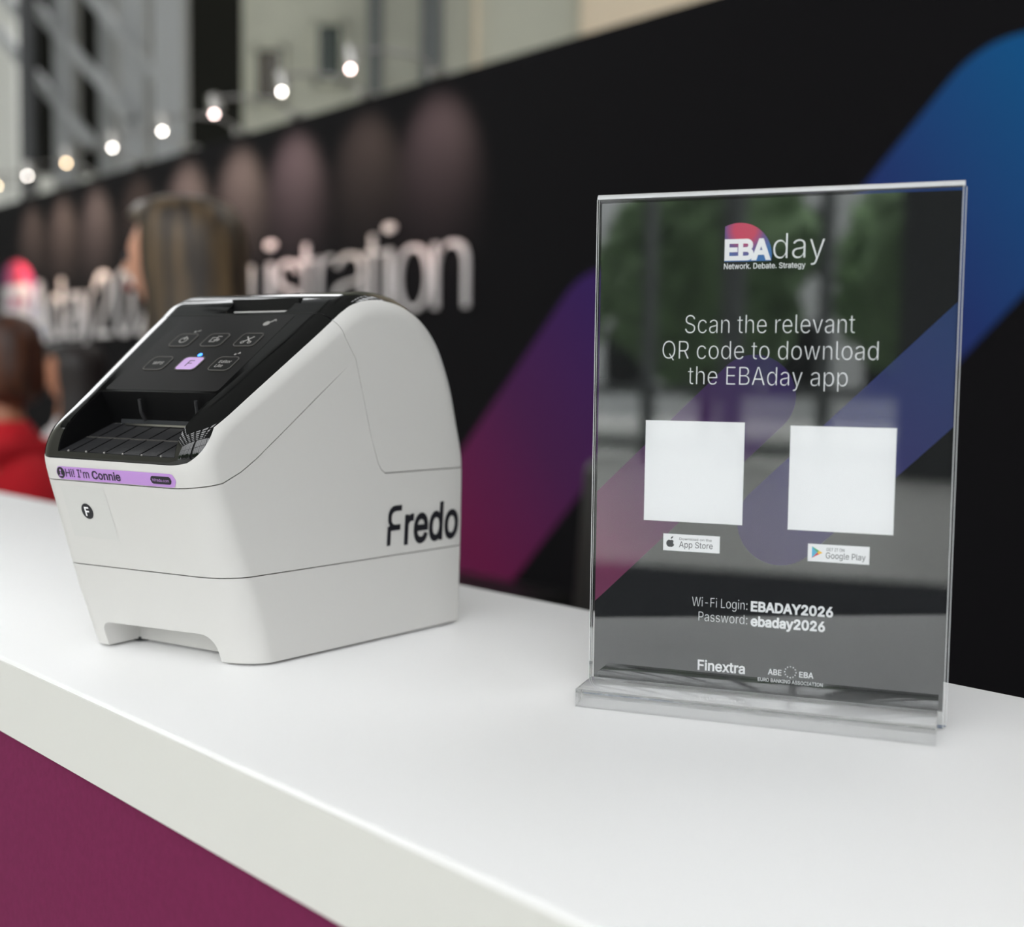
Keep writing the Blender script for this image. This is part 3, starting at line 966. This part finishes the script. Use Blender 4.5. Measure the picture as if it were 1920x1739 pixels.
arcs += [(73.6, 69.2)]
flank('maker_lettering', joined([([Vector((x, y, 0)) for x, y in arcs], [list(range(len(arcs)))]), redo]), M['ink'])
bpy.data.meshes.remove(front_me)

# ------------------------------------------------------------------ sign holder and poster
SYAW = -0.35312
sp0 = Vector((0.03803, 0.53917, ZC))
sh = thing('sign_holder', 'clear acrylic sign holder with a clear base on the counter', 'sign holder', sp0, SYAW)
# local frame: x along the sign, -y towards the viewer, z up; millimetres
def mmbox(name, x0, x1, y0, y1, z0, z1, m, parent, bevel=0.0):
    return box(name, ((x0 + x1) / 2 * S, (y0 + y1) / 2 * S, (z0 + z1) / 2 * S), ((x1 - x0) * S, (y1 - y0) * S, (z1 - z0) * S), m, parent, bevel * S)
mmbox('base_bar', -0.6, 146.2, -26, -2.35, -0.3, 7.9, M['acrylic_block'], sh, 0.25)
mmbox('base_bar', -0.6, 146.2, 2.35, 26, -0.3, 7.9, M['acrylic_block'], sh, 0.25)
for nm, xe, ya, yb in (('front_sheet', 148.2, -2.2, -0.5), ('rear_sheet', 149.3, 0.5, 2.2)):
    q = mmbox(nm, -1.4, xe, ya, yb, 1.0, 218.8, M['acrylic_sheet'], sh)
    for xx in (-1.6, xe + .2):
        mmbox('edge_glow_strip', xx - .18, xx + .18, ya + .1, yb - .1, 1.0, 218.8, M['acrylic_edge_glow'], q)  # thin whitened strips added for the glow along the sheet edges
bm = bmesh.new()
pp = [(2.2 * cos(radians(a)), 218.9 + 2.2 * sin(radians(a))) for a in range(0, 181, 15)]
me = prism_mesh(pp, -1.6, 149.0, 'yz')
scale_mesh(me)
link('top_fold', me, M['acrylic_edge_glow'], sh, 40)  # fold whitened to stand for the sky it reflects

ps = thing('poster', 'dark printed event poster held upright inside the acrylic sign holder', 'poster', sp0 + Vector((0, 0, 0.0073)), SYAW)
PW, PH = 148.0, 210.0
mmbox('sheet', 0, PW, -0.15, 0.15, 0, PH, M['paper_black'], ps)
def poster_flat(name, geo, m, lay=1, parent=ps):
    v, f = geo
    o = from_data(name, [Vector((p[0], -0.15 - 0.035 * lay, p[1])) * S for p in v], f, m, parent)
    return o
gx = lambda k: k * S
M['p_pink'] = ramp_mat('poster_pink_gradient', (0.7071, 0, 0.7071), gx(40), gx(150),
    [(0.0, srgb(120, 62, 92)), (0.45, srgb(84, 52, 92)), (1.0, srgb(58, 46, 92))], 0.02, 1.0)
M['p_blue'] = ramp_mat('poster_blue_gradient', (0.7071, 0, 0.7071), gx(90), gx(225),
    [(0.0, srgb(76, 66, 100)), (0.5, srgb(66, 66, 112)), (1.0, srgb(54, 76, 118))], 0.02, 1.0)
for nm, a, b, r_, mm in (('pink_stripe', (-60, -1), (68.2, 127.2), 17.4, 'p_pink'), ('blue_stripe', (80.3, 73.5), (200, 193.2), 17.7, 'p_blue')):
    poly = clip_poly(capsule(a, b, r_, 32), 0.05, 0.05, PW - 0.05, PH - 0.05)
    poster_flat(nm, (poly, [list(range(len(poly)))]), M[mm], 1)
def poly_geo(*polys): return joined([([Vector((x, y, 0)) for x, y in p], [list(range(len(p)))]) for p in polys])
M['dome_poster'] = dome_mat('poster_logo_gradient', S, 54.2 * S, 183.8 * S, True)
dome = poster_flat('logo_dome', poly_geo(logo_outline()), M['dome_poster'], 2)
TXT = M['paper_white']
poster_flat('logo_text', fit_text('EBA', 54.2, 73.7, 184.7, 8.5, 0.035, spacing=0.93), TXT, 3, dome)
poster_flat('logo_text', fit_text('day', 74.6, 95.5, 184.6, 10.4, -0.012), TXT, 3, dome)
poster_flat('tagline', fit_text('Network. Debate. Strategy', 54.1, 87.9, 180.7, 2.3, 0.006), TXT, 3)
for body, a, b, y in (('Scan the relevant', 38.1, 108.5, 153.6), ('QR code to download', 28.4, 118.1, 142.6), ('the EBAday app', 39.8, 106.3, 131.7)):
    poster_flat('headline', fit_text(body, a, b, y, 7.7, -0.013), TXT, 3)
for (a, b, c, d) in ((21.6, 72.0, 64.7, 115.9), (83.8, 71.2, 126.4, 115.1)):
    poster_flat('code_card', poly_geo([(a, b), (c, b), (c, d), (a, d)]), TXT, 3)
st1 = poster_flat('store_badge', poly_geo([(30.5, 59.2), (55.3, 59.2), (55.3, 66.6), (30.5, 66.6)]), TXT, 3)
apple = []
for k in range(40):
    t = 2 * pi * k / 40
    r_ = 1.75 * (1 + 0.05 * cos(2 * t))
    x, y = r_ * cos(t) * 0.98, r_ * sin(t) * 1.02
    if abs(x) < 0.7 and y > 0: y -= 0.32 * (1 - abs(x) / 0.7)
    if abs(x) < 0.5 and y < 0: y += 0.2 * (1 - abs(x) / 0.5)
    dx, dy = x - 2.05, y - 0.35
    if dx * dx + dy * dy < 0.72: 
        l = sqrt(dx * dx + dy * dy); x, y = 2.05 + dx / l * 0.85, 0.35 + dy / l * 0.85
    apple.append((33.7 + x, 62.4 + y))
leaf = [(33.8, 64.4), (34.0, 65.1), (34.9, 65.7), (34.8, 65.0), (34.3, 64.5)]
poster_flat('store_logo', poly_geo(apple, leaf), M['print_dark'], 4, st1)
poster_flat('store_text', fit_text('Download on the', 37.7, 51.8, 64.1, 1.05, 0.0), M['print_dark'], 4, st1)
poster_flat('store_text', fit_text('App Store', 37.6, 52.3, 60.9, 2.6, 0.0), M['print_dark'], 4, st1)
st2 = poster_flat('store_badge', poly_geo([(92.4, 58.4), (117.3, 58.4), (117.3, 65.8), (92.4, 65.8)]), TXT, 3)
A_, B_, D_, M_ = (94.1, 64.7), (94.1, 59.8), (98.5, 62.2), (96.3, 62.25)
T1 = (97.0, 63.05); T2 = (97.0, 61.45)
for nm, poly, col in (('play_logo', [A_, B_, M_], (96, 190, 226)), ('play_logo', [A_, M_, T1], (80, 178, 120)), ('play_logo', [B_, T2, M_], (214, 70, 80)), ('play_logo', [T1, M_, T2, D_], (244, 196, 70))):
    poster_flat(nm, poly_geo(poly), mat('logo_colour', srgb(*col), 0.5), 4, st2)
poster_flat('store_text', fit_text('GET IT ON', 100.0, 107.3, 63.1, 1.3, 0.0), M['print_dark'], 4, st2)
poster_flat('store_text', fit_text('Google Play', 99.8, 115.8, 60.0, 2.5, 0.0), M['print_dark'], 4, st2)
poster_flat('login_text', fit_text('Wi-Fi Login:', 43.9, 67.8, 35.6, 4.0, -0.012), TXT, 3)
poster_flat('login_text', fit_text('EBADAY2026', 69.3, 103.5, 35.4, 4.2, 0.03), TXT, 3)
poster_flat('login_text', fit_text('Password:', 46.9, 67.9, 29.3, 4.0, -0.012), TXT, 3)
poster_flat('login_text', fit_text('ebaday2026', 69.4, 100.4, 29.0, 4.2, 0.03), TXT, 3)
poster_flat('sponsor_text', fit_text('Finextra', 47.0, 67.5, 7.8, 4.4, 0.018), TXT, 3)
poster_flat('sponsor_text', fit_text('ABE', 77.3, 83.0, 8.6, 2.4, 0.015), TXT, 3)
poster_flat('sponsor_text', fit_text('EBA', 90.4, 96.3, 8.6, 2.4, 0.015), TXT, 3)
poster_flat('sponsor_text', fit_text('EURO BANKING ASSOCIATION', 73.1, 100.2, 5.4, 1.5, 0.008), TXT, 3)
poster_flat('sponsor_ring', poly_geo(*[circle(86.7 + 2.35 * cos(2 * pi * k / 12), 10.4 + 2.35 * sin(2 * pi * k / 12), 0.27, 10) for k in range(12)]), TXT, 3)

# ------------------------------------------------------------------ people behind the counter
def skin_mesh(pts, edges, rad, root=0, sub=2):
    me = bpy.data.meshes.new('sk')
    me.from_pydata([tuple(p) for p in pts], edges, [])
    o = bpy.data.objects.new('sk', me)
    C.objects.link(o)
    md = o.modifiers.new('s', 'SKIN'); md.use_smooth_shade = True
    sv = me.skin_vertices[0].data
    for i, r_ in enumerate(rad):
        sv[i].radius = (r_, r_) if not isinstance(r_, tuple) else r_
        sv[i].use_root = (i == root)
    sb = o.modifiers.new('b', 'SUBSURF'); sb.levels = sub; sb.render_levels = sub
    bpy.context.view_layer.update()
    r = evaluated(o)
    bpy.data.objects.remove(o)
    return r

def head_geo(h):
    """head of height h, facing -y, chin at z=0"""
    bm = bmesh.new()
    bmesh.ops.create_uvsphere(bm, u_segments=36, v_segments=28, radius=1.0)
    for v in bm.verts:
        x, y, z = v.co
        t = (z + 1) / 2
        w = 0.335 * (1 if t > .5 else 1 - 0.34 * ((.5 - t) / .5) ** 1.4)
        d = 0.42 * (1 if t > .45 else 1 - 0.22 * ((.45 - t) / .45))
        X, Y, Z = x * w, y * d, z * 0.5
        if y < 0:
            Y *= 0.93
            Y -= 0.11 * math.exp(-((X / .07) ** 2) - ((Z + .06) / .07) ** 2) + 0.05 * math.exp(-((X / .05) ** 2) - ((Z - .02) / .08) ** 2)   # nose
            Y -= 0.03 * math.exp(-((X / .12) ** 2) - ((Z + .22) / .03) ** 2)      # lips
            Y -= 0.04 * math.exp(-((X / .13) ** 2) - ((Z + .38) / .07) ** 2)      # chin
            for sx in (-1, 1):
                Y += 0.045 * math.exp(-(((X - sx * .135) / .07) ** 2) - ((Z - .03) / .05) ** 2)   # eye sockets
            Y -= 0.015 * math.exp(-((X / .25) ** 2) - ((Z - .12) / .04) ** 2)     # brow
        else:
            Y *= 1.08
        v.co = (X * h, Y * h, (Z + 0.5) * h)
    for sx in (-1, 1):                                                            # ears
        g = bmesh.ops.create_uvsphere(bm, u_segments=12, v_segments=8, radius=0.1 * h)
        for v in g['verts']: v.co = Vector((v.co.x * .35 + sx * .335 * h, v.co.y * .7 + .03 * h, v.co.z + .48 * h))
    return bm

STOOLS = []
def person(label, x, y, yaw, height, seated, skin, hair, top, trousers, long_hair, head_pitch=0.0, turn=0.0):
    ro = thing('person', label, 'person', (x, y, 0), yaw)
    k = (height - .26) / (1.08 if seated else 1.48)
    drop = 0.40 if seated else 0.0        # seated: pelvis on a seat 0.5 m up
    P, E, Rr = [], [], []
    def pt(p, r_, par=None):
        P.append(Vector(p) * k); Rr.append(r_ * k)
        if par is not None: E.append((par, len(P) - 1))
        return len(P) - 1
    zs = 0.90 - drop
    pel = pt((0, 0, zs), 0.135)
    bel = pt((0, 0.0, zs + .16), 0.115, pel)
    che = pt((0, -.01, zs + .36), 0.13, bel)
    nb = pt((0, .01, zs + .50), 0.075, che)
    nk = pt((0, 0.0, zs + .58), 0.05, nb)
    hd = pt((0, -.01, zs + .66), 0.05, nk)
    arms, legs = [], []
    for s in (-1, 1):
        sh_ = pt((s * .165, .005, zs + .46), 0.056, che)
        el = pt((s * .215, .01, zs + .20), 0.040, sh_)
        wr = pt((s * .17, -.22, zs + .12), 0.026, el)
        pa = pt((s * .155, -.285, zs + .115), 0.030, wr)
        kn_ = pt((s * .15, -.315, zs + .112), 0.028, pa)
        arms.append((sh_, el, wr))
        for q, (dx, ln) in enumerate(((-.030, .055), (-.010, .072), (.010, .068), (.029, .050))):
            f1 = pt((s * .15 + dx, -.345, zs + .108), 0.0095, kn_)
            pt((s * .15 + dx * 1.1, -.345 - ln, zs + .092 - .004 * q), 0.0080, f1)
        t1 = pt((s * .15 - s * .050, -.285, zs + .10), 0.011, pa)
        pt((s * .15 - s * .062, -.325, zs + .092), 0.0095, t1)
        if seated:
            hp = pt((s * .10, -.06, zs - .01), 0.092, pel); kn = pt((s * .13, -.44, zs), 0.060, hp); an = pt((s * .13, -.42, .09), 0.040, kn)
            toe = pt((s * .13, -.55, .035), 0.034, an)
        else:
            hp = pt((s * .09, 0, zs - .06), 0.092, pel); kn = pt((s * .095, -.01, .49), 0.060, hp); an = pt((s * .095, .02, .09), 0.040, kn)
            toe = pt((s * .10, -.11, .035), 0.034, an)
        legs.append((hp, kn, an, toe))
    me = skin_mesh(P, E, Rr)
    bm = bmesh.new(); bm.from_mesh(me); bpy.data.meshes.remove(me)
    hh = 0.215
    hz = P[nk].z + 0.028
    hb = head_geo(hh)
    HM = Matrix.Translation((0, -.012, hz)) @ Matrix.Rotation(turn, 4, 'Z') @ Matrix.Rotation(head_pitch, 4, 'X')
    bmesh.ops.transform(hb, matrix=HM, verts=hb.verts)
    tmp = bpy.data.meshes.new('h'); hb.to_mesh(tmp); hb.free(); bm.from_mesh(tmp); bpy.data.meshes.remove(tmp)
    body = from_bm('body', bm, skin, ro, 180)
    for sx in (-1, 1):
        bm = bmesh.new(); bmesh.ops.create_uvsphere(bm, u_segments=12, v_segments=8, radius=.011)
        bmesh.ops.transform(bm, matrix=HM @ Matrix.Translation((sx * .0295, -.0725, hh * .53)), verts=bm.verts)
        from_bm('eye', bm, M['ink'], body, 180)
    bm = bmesh.new(); bmesh.ops.create_uvsphere(bm, u_segments=14, v_segments=8, radius=1)
    for v in bm.verts: v.co = Vector((v.co.x * .022, v.co.y * .006 - .093, v.co.z * .0075 + hh * .275))
    bmesh.ops.transform(bm, matrix=HM, verts=bm.verts)
    from_bm('mouth', bm, mat('lips', srgb(150, 70, 70), .4), body, 180)
    # hair: a cap that leaves the face free, with a fall down the back
    V, Fc = [], []
    NA = 44
    lev = [(1.075, 0.06, .0), (1.055, .25, 0), (1.0, .42, 0), (.9, .52, 0), (.76, .575, .0), (.6, .585, .01), (.42, .575, .03), (.2, .56, .06)]
    if long_hair: lev += [(-.05, .57, .07), (-.35, .60, .075), (-.75, .62, .08), (-1.15, .58, .09), (-1.5, .44, .10), (-1.6, .2, .1)]
    else: lev += [(.02, .42, .10), (-.06, .2, .12)]
    for lz, rd, back in lev:
        for a in range(NA):
            t = 2 * pi * a / NA
            x_, y_ = sin(t) * rd * (.82 if long_hair else .74), -cos(t) * rd * (.98 if long_hair else .86) + back + (.12 if long_hair else .04)
            if lz < .86:
                lim = -.10 + (.06 if lz > .3 else .10) if True else 0
                if y_ < lim: y_ = lim + (y_ - lim) * .12
            wob = 1 + .03 * pnoise(Vector((sin(t) * 4, cos(t) * 4, lz * 1.2)))
            V.append(HM @ Vector((x_ * hh * wob, y_ * hh * wob, lz * hh)))
    n = len(lev)
    for i in range(n - 1):
        for a in range(NA):
            b = (a + 1) % NA
            Fc.append([i * NA + a, i * NA + b, (i + 1) * NA + b, (i + 1) * NA + a])
    Fc.append(list(range(NA))); Fc.append([(n - 1) * NA + a for a in range(NA)])
    from_data('hair', V, Fc, hair, ro, 180)
    # clothes on the same joints
    def wear(name, idx, edges, grow, m, root, own={}):
        mp = {j: q for q, j in enumerate(idx)}
        me = skin_mesh([P[j] for j in idx], [(mp[a], mp[b]) for a, b in edges], [own.get(j, Rr[j] + grow) for j in idx], mp[root])
        return link(name, me, m, ro, 180)
    (s1, e1, w1), (s2, e2, w2) = arms
    # upper garment: sleeves and shoulders grown on the joints, body of the garment lofted over the torso
    idx = [che, nb, nk, s1, e1, w1, s2, e2, w2]
    mp = {j: q for q, j in enumerate(idx)}
    sk = skin_mesh([P[j] for j in idx], [(mp[a], mp[b]) for a, b in ((che, nb), (nb, nk), (che, s1), (s1, e1), (e1, w1), (che, s2), (s2, e2), (e2, w2))], [Rr[j] + .011 * k for j in idx], 0)
    bm = bmesh.new(); bm.from_mesh(sk); bpy.data.meshes.remove(sk)
    NR = 32
    rows = []
    for dz, rx, ry in ((-.075, .168, .162), (-.02, .172, .168), (.07, .160, .156), (.16, .148, .142), (.26, .156, .148), (.36, .164, .156), (.43, .155, .132), (.475, .10, .088)):
        rows.append([bm.verts.new(((rx * cos(2 * pi * a / NR)) * k, (ry * sin(2 * pi * a / NR) - .004) * k, (zs + dz) * k)) for a in range(NR)])
    for r0, r1 in zip(rows, rows[1:]):
        for a in range(NR): bm.faces.new((r0[a], r0[(a + 1) % NR], r1[(a + 1) % NR], r1[a]))
    bm.faces.new(list(reversed(rows[0]))); bm.faces.new(rows[-1])
    from_bm('top', bm, top, ro, 60)
    (h1, k1, a1, t1), (h2, k2, a2, t2) = legs
    wear('trousers', [pel, h1, k1, a1, h2, k2, a2], [(pel, h1), (h1, k1), (k1, a1), (pel, h2), (h2, k2), (k2, a2)], .014 * k, trousers, pel, {pel: .085 * k})
    for a, t in ((a1, t1), (a2, t2)):
        me = skin_mesh([P[a] - Vector((0, 0, .035)), P[t] + Vector((0, 0, .012))], [(0, 1)], [.045, .04])
        link('shoe', me, M['leather'], ro, 180)
    if seated: STOOLS.append((x, y, yaw, (zs - .15) * k))
    return ro

def stool(x, y, yaw, h, label, grp=None):
    t = thing('office_stool', label, 'stool', (x, y, 0), yaw, grp)
    bm = bmesh.new(); add_bar(bm, (0, 0.02, h - .05), (0, 0.02, h), .19, None, True, 32); from_bm('seat', bm, M['leather'], t, 40)
    bm = bmesh.new(); add_bar(bm, (0, .02, .1), (0, .02, h - .05), .025, None, True, 16); from_bm('pedestal', bm, M['chrome'], t, 40)
    for k in range(5):
        a = 2 * pi * k / 5
        bm = bmesh.new(); add_bar(bm, (0, .02, .1), (.26 * cos(a), .02 + .26 * sin(a), .03), .016, .012, True, 10); from_bm('leg', bm, M['chrome'], t, 40)

p1x = vert_at(333, 2.35)
person('woman with long highlighted brown hair, face turned aside, behind the white printer', p1x, 2.35, radians(-106), 1.53, False, M['skin'], M['hair_blond'], M['black_cloth'], M['denim'], True, 0.0, 0.0)
p2x = vert_at(132, 4.7)
person('seated dark-haired person in a white top, small and far behind the counter', p2x, 4.7, radians(-88), 1.31, True, M['skin_tan'], M['hair_dark'], M['white_cloth'], M['denim'], True)
p3x = vert_at(6, 3.2)
person('auburn-haired person in a red top at the left end behind the counter', p3x, 3.2, radians(-105), 1.345, True, M['skin_tan'], M['hair_auburn'], M['red_cloth'], M['black_cloth'], False)

for (x, y, yaw, h), lab in zip(STOOLS, ('black round stool under the seated person in the white top', 'black round stool under the person in the red top')):
    stool(x, y, yaw, h, lab)

# black chair and low table behind the counter
chx = vert_at(1215, 1.75)
ch = thing('high_chair', 'black high backed chair half hidden behind the acrylic sign', 'chair', (chx, 1.75, 0), radians(-30))
bm = bmesh.new(); add_box(bm, (0, 0, .66), (.46, .46, .07), None, .025); from_bm('seat', bm, M['leather'], ch, 60)
bm = bmesh.new()
add_box(bm, (0, .24, .88), (.46, .06, .36), Matrix.Rotation(radians(-8), 3, 'X'), .028)
from_bm('backrest', bm, M['leather'], ch, 60)
for sx in (-1, 1):
    for sy in (-1, 1):
        bm = bmesh.new(); add_bar(bm, (sx * .19, sy * .19, .64), (sx * .23, sy * .23, 0), .018, .014, True, 12); from_bm('leg', bm, M['dark_steel'], ch, 40)
tb = thing('low_table', 'low black table standing against the foot of the purple stripe', 'table', WP(-0.12, 0, .32), WYAW)
bm = bmesh.new(); add_box(bm, (0, 0, .435), (1.1, .5, .035), None, .004); from_bm('tabletop', bm, M['leather'], tb, 40)
for sx in (-1, 1):
    for sy in (-1, 1):
        bm = bmesh.new(); add_box(bm, (sx * .50, sy * .2, .21), (.04, .04, .42)); from_bm('leg', bm, M['leather'], tb)

# invented building, added to grey the gaps between trees in the sign's reflection
bd = thing('added_building', 'long grey building added behind the trees to tone the reflection in the sign', 'building', (-9, -34, 0))
box('facade', (0, 0, 3.6), (44, 4, 7.2), M['steel'], bd)
for fl_ in (1.6, 4.9):
    for k in range(14):
        box('pane', (-20 + k * 3.05, 2.02, fl_ + .4), (1.7, 0.06, 1.9), M['dark_void'], bd)

# ------------------------------------------------------------------ trees outside the glazing
for k in range(10):
    x, y, h, r_ = -22 + k * 2.6, -18.6 - (k % 2) * 4.2, 4.9 + (k * 37 % 10) * .09, 1.8
    t = thing('street_tree', 'leafy green tree outside the glazing, %s of the row' % ('first', 'second', 'third', 'fourth', 'fifth', 'sixth', 'seventh', 'eighth', 'ninth', 'last')[k], 'tree', (x, y, 0), 0, 'trees outside the glazing')
    bm = bmesh.new(); add_bar(bm, (0, 0, 0), (0, 0, h * .6), .16, .1, True, 12); from_bm('trunk', bm, M['bark'], t, 40)
    bm = bmesh.new()
    bmesh.ops.create_icosphere(bm, subdivisions=5, radius=1.0)
    for v in bm.verts:
        q = v.co.copy()
        v.co = Vector((q.x, q.y, q.z * 1.15)) * r_ * (1 + .22 * pnoise(q * 2.1 + Vector((k * 7, 0, 0))) + .18 * pnoise(q * 6 + Vector((k * 3, 5, 0)))) + Vector((0, 0, h * .6))
    from_bm('crown', bm, M['leaf'], t, 180)
